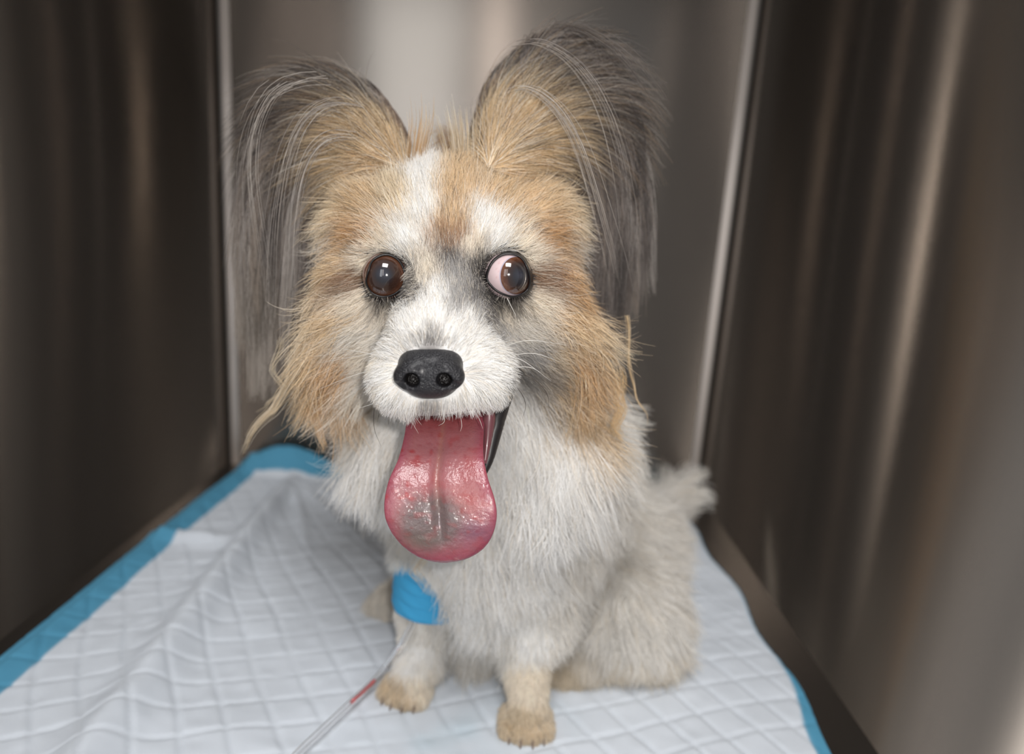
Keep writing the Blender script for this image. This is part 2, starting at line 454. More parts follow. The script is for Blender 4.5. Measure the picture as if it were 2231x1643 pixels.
# px, py, hair length mm, flow on the picture (x right, y down), lift, colour
CTRL = [
 (886, 612, 5, .2, .6, .12, (74, 70, 69)), (880, 636, 6, .2, .9, .12, (84, 80, 78)), (836, 655, 7, -.1, 1, .12, (120, 114, 110)), (1050, 588, 5, -.3, -.4, .12, (84, 80, 78)), (1054, 622, 6, -.2, .6, .12, (78, 74, 72)), (1078, 648, 7, -.1, 1, .12, (92, 88, 85)), (1112, 657, 7, .2, 1, .12, (130, 124, 119)), (1062, 668, 8, -.1, 1, .12, (120, 114, 110)),
 (938, 750, 4, 0, -1, .15, (120, 116, 114)), (938, 730, 6, 0, -1, .15, (205, 203, 201)), (900, 755, 5, -.3, -.9, .15, (190, 188, 186)), (975, 757, 5, .3, -.9, .15, (190, 188, 186)), (938, 708, 7, 0, -1, .15, WH), (938, 690, 8, 0, -1, .12, WH), (895, 748, 6, -.7, -.7, .15, WH), (985, 750, 6, .7, -.7, .15, WH),
 (905, 722, 7, -.5, -.8, .12, WH), (975, 722, 7, .5, -.8, .12, WH),
 (855, 760, 7, -1, -.3, .15, WH), (838, 810, 8, -1, .25, .2, WH), (848, 862, 9, -.6, .8, .2, WH), (885, 892, 9, -.25, 1, .2, WH), (935, 898, 10, 0, 1, .2, GY),
 (990, 890, 11, .1, 1, .2, WH), (1040, 758, 8, .9, -.25, .15, WH), (1080, 800, 9, 1, .2, .2, WH), (1065, 855, 11, .6, .8, .2, WH), (1030, 890, 12, .2, 1, .2, WH),
 (1020, 705, 8, .5, -.8, .12, WH), (880, 700, 8, -.5, -.8, .12, WH), (1050, 730, 8, .8, -.5, .12, WH),
 (990, 600, 8, .05, -1, .12, GY), (1005, 640, 8, .1, -1, .12, GY), (1000, 670, 8, .2, -1, .12, GY), (955, 650, 8, -.15, -1, .12, WH), (928, 600, 9, -.25, -1, .12, CR), (1035, 655, 8, .3, -1, .12, DG),
 (1040, 690, 8, .6, -.6, .12, GY), (985, 575, 9, .02, -1, .12, DG), (985, 545, 10, .02, -1, .12, BR), (985, 520, 10, .02, -1, .12, (186, 150, 118)), (985, 500, 11, 0, -1, .12, TN), (990, 430, 14, .05, -1, .15, TN),
 (925, 470, 11, -.2, -1, .12, WH), (1050, 490, 11, .25, -1, .12, WH), (915, 400, 15, -.12, -1, .15, WH), (925, 355, 17, -.05, -1, .2, WH), (1020, 550, 9, .2, -1, .12, CR),
 (885, 530, 9, -.5, -.9, .12, WH), (1085, 530, 9, .5, -.9, .12, WH), (835, 540, 8, -.6, -.7, .12, CR), (1125, 538, 8, .6, -.7, .12, CR), (800, 560, 9, -.9, -.3, .12, CR), (1150, 555, 9, .9, -.3, .12, CR),
 (1000, 370, 18, .1, -1, .2, TN), (860, 430, 17, -.4, -.9, .15, LT), (800, 450, 20, -.75, -.65, .15, TN), (1090, 430, 18, .45, -.9, .15, TN), (1160, 450, 22, .8, -.55, .15, TN),
 (785, 515, 16, -.95, -.25, .15, OR), (1185, 510, 18, .95, -.25, .15, OR), (750, 570, 24, -1, .15, .15, TN), (775, 605, 16, -1, .2, .1, BR), (1180, 600, 16, 1, .12, .1, BR), (1225, 600, 24, 1, .2, .15, OR),
 (790, 650, 15, -.85, .4, .12, CR), (845, 670, 10, -.3, .9, .12, CR), (1100, 672, 9, .35, .8, .12, CR), (1160, 655, 16, .9, .35, .12, CR), (1080, 700, 10, .6, .6, .12, GY),
 (1130, 710, 12, .9, .35, .12, CG), (1145, 760, 14, .95, .3, .15, GY), (1130, 800, 11, .85, .45, .15, (140, 136, 133)), (1190, 770, 18, .9, .4, .15, SB), (1180, 810, 16, .8, .5, .15, (160, 150, 140)), (840, 735, 9, -.8, .3, .12, CG), (785, 715, 18, -.9, .4, .15, CG), (810, 780, 13, -.85, .5, .15, CR),
 (745, 450, 30, -.9, .0, .12, LT), (725, 500, 32, -.9, .3, .15, CG), (710, 560, 38, -.85, .5, .18, LT), (690, 640, 50, -.85, .55, .2, LT), (700, 730, 50, -.75, .65, .2, TN),
 (760, 690, 26, -.9, .45, .15, TN), (750, 790, 38, -.75, .65, .2, OR), (700, 830, 52, -.5, .85, .2, OR), (690, 910, 50, -.25, .95, .2, OR),
 (1215, 450, 30, .9, .0, .12, LT), (1240, 500, 32, .9, .3, .15, CG), (1260, 570, 38, .85, .5, .18, TN), (1290, 660, 50, .75, .65, .2, LT), (1230, 680, 34, .85, .45, .2, TN), (1250, 760, 42, .75, .65, .2, OR),
 (1300, 760, 50, .6, .8, .2, TN), (1290, 850, 55, .5, .85, .2, TN), (1340, 900, 40, .15, 1, .2, TN), (1220, 830, 40, .7, .7, .2, TN),
 (800, 860, 40, -.5, .85, .2, CR), (790, 930, 52, -.35, .95, .25, WH), (770, 1000, 42, -.2, .98, .2, WH), (830, 1060, 42, 0, 1, .2, WH), (1130, 880, 36, .35, .95, .25, WH), (1220, 940, 52, .25, 1, .25, WH),
 (1180, 1060, 55, .1, 1, .25, WH), (1000, 1050, 35, 0, 1, .2, WH), (1290, 980, 52, .2, 1, .2, WH), (1090, 960, 22, .3, .95, .2, WH),
 (1000, 1200, 40, 0, 1, .2, WH), (1200, 1150, 40, .1, 1, .2, WH), (1360, 1100, 42, .2, 1, .2, WH), (850, 1150, 26, -.05, 1, .15, WH),
 (1040, 1350, 50, 0, 1, .15, WH), (1030, 1430, 50, 0, 1, .15, CG), (905, 1400, 8, -.1, 1, .2, WH), (890, 1460, 7, -.1, 1, .2, WH), (880, 1535, 5, -.1, 1, .15, SB), (865, 1495, 6, -.1, 1, .15, SB), (910, 1500, 6, -.1, 1, .15, CR),
 (1160, 1360, 18, 0, 1, .2, WH), (1145, 1480, 8, 0, 1, .15, CR), (1140, 1590, 5, 0, 1, .15, SB), (1140, 1545, 6, 0, 1, .15, (212, 196, 170)), (1145, 1515, 7, 0, 1, .15, CR), (1235, 1470, 10, 0, 1, .15, (224, 212, 192)), (1280, 1400, 24, .1, 1, .2, CG), (850, 1330, 9, 0, 1, .15, CG),
 (1400, 1330, 44, .3, .95, .2, WH), (1470, 1430, 36, .3, .95, .2, CR), (1330, 1250, 40, .1, 1, .2, WH), (1440, 1110, 75, .8, .25, .35, CG), (1500, 1070, 80, .9, -.15, .4, CG), (1350, 1470, 22, .2, 1, .2, CR),
]
CP = np.array([c[:2] for c in CTRL], float); CV = np.array([[c[2], c[3], c[4], c[5]] for c in CTRL]); CC = np.array([lin(c[6]) for c in CTRL])
def fields(px, py, power=4):
    out = np.zeros((len(px), 4)); col = np.zeros((len(px), 3))
    for s in range(0, len(px), 40000):
        d2 = (px[s:s + 40000, None] - CP[None, :, 0]) ** 2 + (py[s:s + 40000, None] - CP[None, :, 1]) ** 2 + 160.0
        w = d2 ** (-power / 2); w /= w.sum(1, keepdims=True)
        out[s:s + 40000] = w @ CV
        cw = np.cumsum(w, 1); pk = (rng.uniform(size=(len(w), 1)) > cw[:, :-1]).sum(1)
        col[s:s + 40000] = .55 * (w @ CC) + .45 * CC[pk]
    return out, col

LID = [np.array([(805, 592), (816, 568), (842, 557), (866, 567), (879, 592), (877, 618), (861, 637), (835, 645), (811, 637), (800, 616)], float),
       np.array([(1062, 602), (1075, 572), (1100, 556), (1130, 560), (1147, 582), (1154, 612), (1146, 634), (1120, 645), (1090, 636), (1070, 620)], float)]
def closed_smooth(p, n):
    q = np.vstack([p[-2:], p, p[:3]]); s = smooth_path(q, 40 * (len(q) - 1) + 1)
    s = s[80:80 + 40 * len(p)]
    return s[np.linspace(0, len(s) - 1, n, endpoint=False).astype(int)]
LIDS = [closed_smooth(l, 64) for l in LID]
def lid_ratio(px, py, k):
    """1 on the eye opening's edge, below inside"""
    c = LIDS[k].mean(0); a = np.arctan2(LIDS[k][:, 1] - c[1], LIDS[k][:, 0] - c[0]); r = np.hypot(*(LIDS[k] - c).T)
    o = np.argsort(a); aa = np.r_[a[o] - 2 * np.pi, a[o], a[o] + 2 * np.pi]; rr = np.tile(r[o], 3)
    return np.hypot(px - c[0], py - c[1]) / np.interp(np.arctan2(py - c[1], px - c[0]), aa, rr)
TROWS = np.array([(872, 897, 1060, .374), (905, 890, 1058, .366), (940, 885, 1055, .354), (975, 877, 1054, .345), (1000, 869, 1056, .339), (1040, 851, 1065, .332), (1080, 842, 1078, .327), (1115, 841, 1083, .323),
                  (1150, 851, 1078, .320), (1180, 870, 1065, .3185), (1203, 896, 1043, .3180), (1217, 925, 1014, .3180), (1223, 950, 988, .3182)], float)

# ------------------------------------------------------------------ dog root and skin
dog = bpy.data.objects.new('dog', None); COL.objects.link(dog)
tag(dog, 'small long-haired white and tan dog sitting with its tongue hanging out', 'dog')
DOG_AT = Vector((0.02, 0.52, 0.0)); dog.location = DOG_AT
def child(o, parent=dog):
    o.parent = parent
    o.matrix_parent_inverse = Matrix.Translation(-DOG_AT)
    return o
def sub(o, parent):
    o.parent = parent          # both keep their points in scene coordinates, so no offset is needed
    return o
def dog_part(name, v, f, mat, parent=None, **kw):
    o = mesh_obj(name, v, f, mat, **kw)
    return sub(o, parent) if parent else child(o)

def attr_material(name, rough, **kw):
    m, nt, b = material(name, rough=rough, **kw)
    at = node(nt, 'ShaderNodeAttribute', attribute_name='tint'); nt.links.new(at.outputs['Color'], b.inputs['Base Color'])
    return m, nt, b
M_SKIN = attr_material('dog_skin', .7)[0]
spx, spy, sz = proj(SKV)
_, skcol = fields(spx, spy)
skcol[(SKV[:, 1] > .452) & (spy > 760) & (SKV[:, 2] > .05)] = lin(WH)
skcol = skcol * .9
inmouth = np.exp(-((np.linalg.norm((SKV - U(985, 905, .368)) / np.array([.027, .026, .0165]), axis=1) - 0) / 1.0) ** 6)
inmouth = np.clip(inmouth * 2, 0, 1)[:, None]
skcol = skcol * (1 - inmouth) + lin((70, 30, 32)) * inmouth
for k, e in enumerate(EYES):
    dk = np.clip(1.6 - np.linalg.norm(SKV - e, axis=1) / (EYE_R + .002), 0, 1)[:, None]
    dk = np.clip(dk * 2, 0, 1); skcol = skcol * (1 - dk) + lin((40, 36, 36)) * dk
skcol[np.linalg.norm(SKV - U(939, 812, .3185), axis=1) < .013] = lin((14, 10, 10))     # skin under the nose leather
dog_part('body', SKV, SKF, M_SKIN, colors=skcol)

# ------------------------------------------------------------------ eyes
EX, EY_, EZ = RIGHT, -DOWN, -FWD
def cap_mesh(c, axis, R, amax, n=20, m=48):
    axis = nrm(np.asarray(axis, float)); a = nrm(np.cross(axis, (0.1, .2, 1))); b = np.cross(axis, a)
    v = [c + axis * R]; f = []
    for i in range(1, n + 1):
        t = amax * i / n
        for j in range(m):
            p = 2 * np.pi * j / m
            v.append(c + R * (math.cos(t) * axis + math.sin(t) * (math.cos(p) * a + math.sin(p) * b)))
    f += [(0, 1 + j, 1 + (j + 1) % m) for j in range(m)]
    for i in range(n - 1):
        o0, o1 = 1 + i * m, 1 + (i + 1) * m
        f += [(o0 + j, o1 + j, o1 + (j + 1) % m, o0 + (j + 1) % m) for j in range(m)]
    return np.array(v), f
M_SCL, _, _ = attr_material('eye_white', .12, Specular_IOR_Level=.6, Coat_Weight=.7, Coat_Roughness=.03)
M_IRIS, _, _ = attr_material('eye_iris', .10, Specular_IOR_Level=.6, Coat_Weight=1.0, Coat_Roughness=.015)
M_LID = material('eyelid_skin', lin4((26, 24, 25)), .32, Specular_IOR_Level=.5)[0]
GAZE = [nrm(EZ + .00 * EX - .03 * EY_ - .12 * EX * 0), nrm(EZ * .80 + EX * .50 - .02 * EY_)]
IR = [math.radians(60), math.radians(51)]
PU = [math.radians(28), math.radians(33)]
for k, e in enumerate(EYES):
    toward = nrm(CAM - e)
    ez = toward; ex = nrm(RIGHT - ez * (RIGHT @ ez)); ey = np.cross(ez, ex)
    g = nrm(ez + (-.10 * ex + .03 * ey)) if k == 0 else nrm(ez * .82 + ex * .54 - .02 * ey)
    v, f = cap_mesh(e, g, EYE_R, math.radians(150), 60, 64)
    ang = np.arccos(np.clip(nrm(v - e) @ g, -1, 1))
    veins = np.clip(hash_noise(v, 900, 3) - .45, 0, 1)[:, None] * .8
    scl = lin((205, 184, 186)) * (1 - veins) + lin((190, 120, 120)) * veins
    edge = np.clip((ang - IR[k]) / math.radians(4), 0, 1)[:, None]
    scl = lin((150, 150, 170)) * (1 - edge) + scl * edge
    if k == 0: scl = lin((96, 66, 56)) * edge + scl * (1 - edge)
    eye = dog_part('eye', v, f, M_SCL, colors=scl)
    eye['label'] = ('brown eye with a large cloudy pupil', 'eye turned aside showing pinkish white')[k]
    v, f = cap_mesh(e + g * EYE_R * .02, g, EYE_R * 1.002, IR[k], 40, 96)
    ang = np.arccos(np.clip(nrm(v - e) @ g, -1, 1)) / IR[k]
    az = np.arctan2((v - e) @ ex, (v - e) @ ey)
    fib = hash_noise(np.stack([az * 9, ang * 2, az * 0], -1), 1.0, 8)[:, None] * .25
    t = np.clip((ang - .62) / .34, 0, 1)[:, None]
    ic = lin((50, 33, 27)) * (1 - t) + lin((98, 60, 41)) * t
    ic = ic * (1 + fib); rim = np.clip((ang - .95) / .05, 0, 1)[:, None]
    ic = ic * (1 - rim) + lin((88, 66, 58)) * rim
    dog_part('iris', v, f, M_IRIS, parent=eye, colors=ic)
    v, f = cap_mesh(e + g * EYE_R * .02, g, EYE_R * 1.012, PU[k], 24, 64)
    ang = np.arccos(np.clip(nrm(v - e) @ g, -1, 1)) / PU[k]
    cl = (np.clip(1 - ang, 0, 1) * (.75 + .5 * hash_noise(v, 260, 4)))[:, None]
    pe = np.clip((ang - .55) / .45, 0, 1)[:, None]
    pc = (lin((26, 22, 23)) * (1 - cl) + lin((50, 52, 62)) * cl) * (1 - pe) + lin((48, 32, 27)) * pe
    dog_part('pupil', v, f, M_IRIS, parent=eye, colors=pc)
    # eyelid rim
    cpx, cpy, dz = proj(e); sc = (dz - EYE_R * .8) / F_PX
    L = LIDS[k]; cL = L.mean(0)
    rows = []
    for s, h in ((.965, -.0005), (.99, .0004), (1.02, .0012), (1.06, .0015), (1.10, .0008), (1.15, -.0008), (1.22, -.0035)):
        q = cL + (L - cL) * s
        dx = (q[:, 0] - cpx) * sc; dy = -(q[:, 1] - cpy) * sc
        R = EYE_R + h
        zz = np.sqrt(np.maximum(R * R - dx * dx - dy * dy, (EYE_R * .30) ** 2)) + (h if h < 0 else 0)
        rows.append(e + dx[:, None] * ex + dy[:, None] * ey + zz[:, None] * ez)
    v = np.vstack(rows); f = grid_faces(len(rows), 64, True)
    dog_part('eyelid', v, f[:, ::-1], M_LID, parent=eye)

# ------------------------------------------------------------------ nose
def build_nose():
    h = .0005; lo = np.array([-.020, -.017, -.016]); n = (np.array([.040, .033, .032]) / h).astype(int)
    X, Y, Z = np.meshgrid(*[lo[i] + h * np.arange(n[i]) for i in range(3)], indexing='ij')
    tap = 1 + .13 * np.clip(Y / .013, -1.2, 1)
    xs = X / tap
    q = (np.abs(xs / .0158) ** 2.7 + np.abs(Y / .0128) ** 2.5 + np.abs(Z / .0135) ** 2.3) ** (1 / 2.45)
    d = (q - 1) * .0125
    def caps(a, b, r):
        a, b = np.array(a), np.array(b); ab = b - a
        t = np.clip(((X - a[0]) * ab[0] + (Y - a[1]) * ab[1] + (Z - a[2]) * ab[2]) / (ab @ ab), 0, 1)
        return np.sqrt((X - a[0] - ab[0] * t) ** 2 + (Y - a[1] - ab[1] * t) ** 2 + (Z - a[2] - ab[2] * t) ** 2) - r
    def cut(d, c, k): return -smin(-d, c, k)
    for s in (-1, 1):
        d = smin(d, caps((s * .0085, .000, .0090), (s * .0115, -.002, .0075), .0058), .003)
        d = cut(d, caps((s * .0080, -.0042, .0150), (s * .0074, -.0030, .0082), .0037), .0016)
        d = cut(d, caps((s * .0088, -.0056, .0145), (s * .0150, -.0072, .0095), .0024), .0015)
    d = cut(d, caps((0, -.004, .0150), (0, -.0135, .0120), .0010), .002)
    global LO, H
    keep = LO, H; LO, H = lo, h
    v, f = surface_nets(d); LO, H = keep
    return v, f
nv_, nf_ = build_nose()
NC = np.array(U(939, 812, .3185))
ncol_t = np.clip((np.sqrt(((np.abs(nv_[:, 0]) - .0080) / .004) ** 2 + ((nv_[:, 1] + .0030) / .004) ** 2 + ((nv_[:, 2] - .006) / .008) ** 2) - .70) / .4, 0, 1)[:, None]
ncol = lin((12, 8, 8)) * (1 - ncol_t) + lin((29, 29, 33)) * ncol_t
nw = NC + nv_[:, :1] * EX + nv_[:, 1:2] * EY_ + nv_[:, 2:] * EZ
M_NOSE, nt, b = attr_material('nose_leather', .42, Specular_IOR_Level=.45, Coat_Weight=.15, Coat_Roughness=.25)
vo = node(nt, 'ShaderNodeTexVoronoi'); vo.inputs['Scale'].default_value = 1250
tc = node(nt, 'ShaderNodeTexCoord'); nt.links.new(tc.outputs['Object'], vo.inputs['Vector'])
bp = node(nt, 'ShaderNodeBump'); bp.invert = True; bp.inputs['Strength'].default_value = .9; bp.inputs['Distance'].default_value = .0006
nt.links.new(vo.outputs['Distance'], bp.inputs['Height']); nt.links.new(bp.outputs['Normal'], b.inputs['Normal'])
dog_part('nose', nw, nf_, M_NOSE, colors=ncol)

# ------------------------------------------------------------------ tongue, lips
def build_tongue():
    n, m = 130, 96
    rows = smooth_path(TROWS, n)
    c, L = np.linspace(0, 1, n), None
    V = []; C = []
    th = np.linspace(0, 2 * np.pi, m, endpoint=False)
    for i, (y, l, r, Yd) in enumerate(rows):
        t = np.clip((r - l) / 200.0, 0, 1)
        cx = (l + r) / 2; hw = (r - l) / 2
        u = np.cos(th); fr = np.sin(th)                       # fr > 0: the side facing the camera
        thick = (.0042 * min(1, t * 1.6 + .15)) * np.abs(fr) ** .8 * np.sign(fr)
        P = U(cx, y, Yd)
        sc = np.linalg.norm(U(cx + 100, y, Yd) - P) / 100
        curl = .0045 * u ** 2 * (lambda t: 1 - t * t * (3 - 2 * t))(min(1, max(0, (y - 1060) / 160)))         # edges curl forward a little
        groove = np.where(fr > 0, -.0030 * np.exp(-(((u * hw) + (6 if y < 1100 else 4)) / 9.0) ** 2) * np.clip((y - 900) / 80, 0, 1) * np.clip((1190 - y) / 60, 0, 1), 0)
        q = P[None] + (u * hw * sc)[:, None] * RIGHT
        zf = thick + curl + groove
        bump = hash_noise(q, 200, 2) * .00030 + hash_noise(q, 700, 5) * .00014
        q = q + (zf + np.where(fr > 0, bump, 0))[:, None] * np.array([0, -1, 0.05])
        V.append(q)
        px = cx + u * hw
        base = np.tile(lin((182, 116, 121)), (m, 1))
        def mixin(col, w):
            w = np.clip(w, 0, 1)[:, None]; return base * (1 - w) + lin(col) * w
        nz = hash_noise(q, 300, 11); nf = hash_noise(q, 650, 12); nv2 = hash_noise(q, 60, 13)
        base = mixin((184, 88, 90), .8 * np.exp(-((y - 905) / 38) ** 2) + .35 * nv2)
        base = mixin((200, 126, 122), .7 * np.exp(-(((px - 1010) / 40) ** 2 + ((y - 1095) / 45) ** 2)))
        base = mixin((165, 74, 96), np.clip((np.abs(u) - .72) / .25, 0, 1) * .75 + np.clip((y - 1160) / 50, 0, 1) * .8)
        base = mixin((128, 84, 110), .75 * np.exp(-(((px - 1030) / 45) ** 2 + ((y - 1150) / 30) ** 2)))
        base = mixin((112, 98, 97), .95 * np.clip(1.5 * np.exp(-(((px - 942) / 74) ** 2 + ((y - 1130) / 66) ** 2) ** 1.3) + .25 * nz, 0, 1) * np.exp(-(((px - 945) / 92) ** 2 + ((y - 1132) / 76) ** 2) ** 3))
        base = mixin((122, 112, 100), .5 * np.exp(-(((px - 910) / 45) ** 2 + ((y - 1175) / 22) ** 2)))
        red = np.clip((nz - .25) * 3, 0, 1) * (.9 * np.exp(-(((px - 915) / 60) ** 2 + ((y - 950) / 45) ** 2)) + .9 * np.exp(-(((px - 880) / 40) ** 2 + ((y - 1060) / 50) ** 2)) + .45 * np.exp(-(((px - 1030) / 40) ** 2 + ((y - 1120) / 40) ** 2)) + .25)
        red = red * np.clip((y - 915) / 40, 0, 1)
        base = mixin((172, 42, 48), red * .85)
        base = mixin((150, 40, 60), np.clip((nf - .45) * 3, 0, 1) * .35)
        base = mixin((190, 140, 118), .38 * np.exp(-((u * hw + 5) / 5.0) ** 2) * np.clip((1120 - y) / 60, 0, 1))
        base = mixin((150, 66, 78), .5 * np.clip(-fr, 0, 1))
        C.append(base * .62)
    V = np.vstack(V); C = np.vstack(C)
    f = [tuple(q[::-1]) for q in grid_faces(n, m, True)]
    f.append(tuple(range(m))); f.append(tuple((n - 1) * m + k for k in reversed(range(m))))
    return V, f, C
M_TONGUE, nt, b = attr_material('wet_tongue', .5, Specular_IOR_Level=.2, Coat_Weight=.75, Coat_Roughness=.045)
b.inputs['Subsurface Weight'].default_value = .25; b.inputs['Subsurface Radius'].default_value = (.004, .0015, .001); b.inputs['Subsurface Scale'].default_value = .6
nz = node(nt, 'ShaderNodeTexNoise'); nz.inputs['Scale'].default_value = 620; nz.inputs['Detail'].default_value = 4
bp = node(nt, 'ShaderNodeBump'); bp.inputs['Strength'].default_value = .36; bp.inputs['Distance'].default_value = .0009
tc = node(nt, 'ShaderNodeTexCoord'); nt.links.new(tc.outputs['Object'], nz.inputs['Vector'])
nt.links.new(nz.outputs['Fac'], bp.inputs['Height']); nt.links.new(bp.outputs['Normal'], b.inputs['Normal']); nt.links.new(bp.outputs['Normal'], b.inputs['Coat Normal'])
v, f, c = build_tongue()
dog_part('tongue', v, f, M_TONGUE, colors=c)
M_LIP = material('lip_skin', lin4((34, 30, 31)), .45, Specular_IOR_Level=.35, Coat_Weight=.1, Coat_Roughness=.25)[0]
lp = smooth_path([U(1112, 818, .376), U(1100, 850, .371), U(1086, 900, .370), U(1074, 950, .366), U(1064, 1000, .360), U(1052, 1035, .356)], 28)
v, f = tube(lp, np.interp(np.linspace(0, 1, 28), [0, .2, .6, 1], [.0035, .0058, .0046, .0018]), 14)
dog_part('lip', v, f, M_LIP)
lp = smooth_path([U(905, 872, .382), U(902, 905, .378), U(903, 950, .372), U(912, 990, .364), U(930, 1020, .356)], 24)
v, f = tube(lp, np.interp(np.linspace(0, 1, 24), [0, .3, 1], [.0030, .0048, .0018]), 14)
dog_part('lip', v, f, M_LIP)
lp = smooth_path([U(1060, 858, .362), U(1066, 905, .360), U(1062, 960, .356), U(1056, 1010, .350)], 20)
v, f = tube(lp, np.interp(np.linspace(0, 1, 20), [0, .4, 1], [.0030, .0036, .0012]), 12)
M_GUM = material('gum_skin', lin4((112, 66, 72)), .3, Specular_IOR_Level=.5, Coat_Weight=.3)[0]
dog_part('gum', v, f, M_GUM)

# ------------------------------------------------------------------ hair
def hair_material(name, rough=.55):
    m = bpy.data.materials.new(name); m.use_nodes = True; nt = m.node_tree
    nt.nodes.clear()
    out = node(nt, 'ShaderNodeOutputMaterial')
    at = node(nt, 'ShaderNodeAttribute', attribute_name='tint')
    d = node(nt, 'ShaderNodeBsdfDiffuse'); t = node(nt, 'ShaderNodeBsdfTranslucent'); g = node(nt, 'ShaderNodeBsdfGlossy')
    g.inputs['Roughness'].default_value = .35
    mx = node(nt, 'ShaderNodeMixShader'); mx.inputs[0].default_value = .38
    m2 = node(nt, 'ShaderNodeMixShader'); m2.inputs[0].default_value = .035
    nt.links.new(at.outputs['Color'], d.inputs['Color']); nt.links.new(at.outputs['Color'], t.inputs['Color'])
    nt.links.new(d.outputs[0], mx.inputs[1]); nt.links.new(t.outputs[0], mx.inputs[2])
    nt.links.new(mx.outputs[0], m2.inputs[1]); nt.links.new(g.outputs[0], m2.inputs[2])
    nt.links.new(m2.outputs[0], out.inputs['Surface'])
    return m
M_FUR = hair_material('fur')
def hair_object(name, P, C, rad, parent=None, kind='stuff'):
    """P: n x k x 3 points, C: n x k x 3 colours, rad: n radii at the root"""
    n, k, _ = P.shape
    cu = bpy.data.hair_curves.new(name)
    cu.add_curves([k] * n)
    cu.attributes['position'].data.foreach_set('vector', np.ascontiguousarray(P, np.float32).ravel())
    r = cu.attributes.get('radius') or cu.attributes.new('radius', 'FLOAT', 'POINT')
    prof = np.interp(np.linspace(0, 1, k), [0, .6, 1], [1, .85, .22])
    r.data.foreach_set('value', (np.asarray(rad)[:, None] * prof[None]).astype(np.float32).ravel())
    a = cu.attributes.new('tint', 'FLOAT_COLOR', 'POINT')
    c4 = np.ones((n, k, 4), np.float32); c4[..., :3] = np.clip(C, 0, 1)
    a.data.foreach_set('color', c4.ravel())
    cu.materials.append(M_FUR)
    o = bpy.data.objects.new(name, cu); COL.objects.link(o)
    o['kind'] = kind
    return sub(o, parent) if parent else child(o)
def grow(root, d0, length, grav, k=8, pull=None, wob=.12, collide=True, off=.0006, curl=0.0):
    n = len(root); P = np.zeros((n, k, 3)); P[:, 0] = root
    d = nrm(d0); p = root.copy(); step = (length / (k - 1))[:, None]
    G = np.array([0, 0, -1.0]); w = rng.normal(size=(n, 3)) * wob
    ph = rng.uniform(0, 6.28, n)
    grav = np.broadcast_to(np.asarray(grav, float), (n,))[:, None]
    for i in range(1, k):
        dd = d + grav * G * (step / .01) * .35 + w * .5
        if pull is not None: dd = dd + pull * (step / .01) * .35
        if curl: dd = dd + curl * np.stack([np.sin(ph + i * 1.3), np.cos(ph + i * 1.1), 0 * ph], 1)
        d = nrm(dd)
        p = p + d * step
        if collide:
            t = i / (k - 1)
            p, g, amt = push_out(p, off + .0035 * t * np.clip(length / .04, .1, 1))
            dn = (d * g).sum(1, keepdims=True)
            d = np.where((amt[:, None] > 0) & (dn < 0), nrm(d - g * dn * .9), d)
        P[:, i] = p
    return P
def clump(P, per, strength, rnd=.35):
    n, k, _ = P.shape
    m = max(1, n // per); ci = rng.choice(n, m, replace=False)
    kd = KDTree(m)
    for j, i in enumerate(ci): kd.insert(P[i, 0], j)
    kd.balance()
    own = np.array([kd.find(P[i, 0])[1] for i in range(n)])
    cen = P[ci[own]]
    s = np.broadcast_to(np.asarray(strength, float), (n,)) * rng.uniform(1 - rnd, 1, n)
    t = np.linspace(0, 1, k)[None, :, None] ** 1.1
    return P + (cen - P) * t * s[:, None, None], own
def shade(col, own, n, k, var=.10, dark=.0, light=.0, darkcol=(92, 84, 78), lightcol=(236, 226, 210), cvar=.06):
    f = 1 + rng.normal(size=n) * var
    if own is not None: f = f + (rng.normal(size=own.max() + 1) * cvar)[own]
    c = col * np.clip(f, .5, 1.4)[:, None]
    C = np.repeat(c[:, None, :], k, 1)
    t = np.linspace(0, 1, k)[None, :, None]
    u = rng.uniform(size=n)
    dk = (u < dark)[:, None, None] * np.clip((t - .25) / .5, 0, 1) * .85
    C = C * (1 - dk) + lin(darkcol) * dk
    li = (u > 1 - light)[:, None, None] * .8
    return C * (1 - li) + lin(lightcol) * li

# roots spread over the skin
fa = SKV[SKF]
ctr = fa.mean(1); nr = np.cross(fa[:, 2] - fa[:, 0], fa[:, 3] - fa[:, 1]); ar = np.linalg.norm(nr, axis=1) * .5; nr = nrm(nr)
cpx_, cpy_, cz_ = proj(ctr)
fl, fc = fields(cpx_, cpy_)
view = nrm(CAM - ctr); facing = (nr * view).sum(1)
dens = (55 + 2600 / (fl[:, 0] + 5)) * 1e4
dens *= np.where(facing > .0, 1, np.where(facing > -.5, .75, .15))
dens *= np.where(ctr[:, 1] > .45, .6, 1) * np.where((ctr[:, 0] > .155) & (ctr[:, 1] > .68), .45, 1)
dens *= np.where(nr[:, 2] < -.75, .3, 1) * (ctr[:, 2] > .004)
wgt = dens * ar
N = int(wgt.sum()); print('HAIR ROOTS', N)
pick = rng.choice(len(ctr), N, p=wgt / wgt.sum())
uv = rng.uniform(size=(N, 2))
q = fa[pick]
root = (q[:, 0] * (1 - uv[:, :1]) + q[:, 1] * uv[:, :1]) * (1 - uv[:, 1:]) + (q[:, 3] * (1 - uv[:, :1]) + q[:, 2] * uv[:, :1]) * uv[:, 1:]
rn = grad_phi(root)
rpx, rpy, rz = proj(root)
F, FC = fields(rpx + rng.normal(size=N) * 5, rpy + rng.normal(size=N) * 5)
deep = (root[:, 1] > np.where(rpx > 1240, .436, .452)) & (rpy > 760)                 # neck and trunk behind the cheeks are white
FC[deep & (root[:, 2] > .05)] = lin(WH) * .5 + .5 * lin(CG)
F[deep & (root[:, 2] > .05) & (F[:, 0] > 30), 0] = 36
ok = np.ones(N, bool)
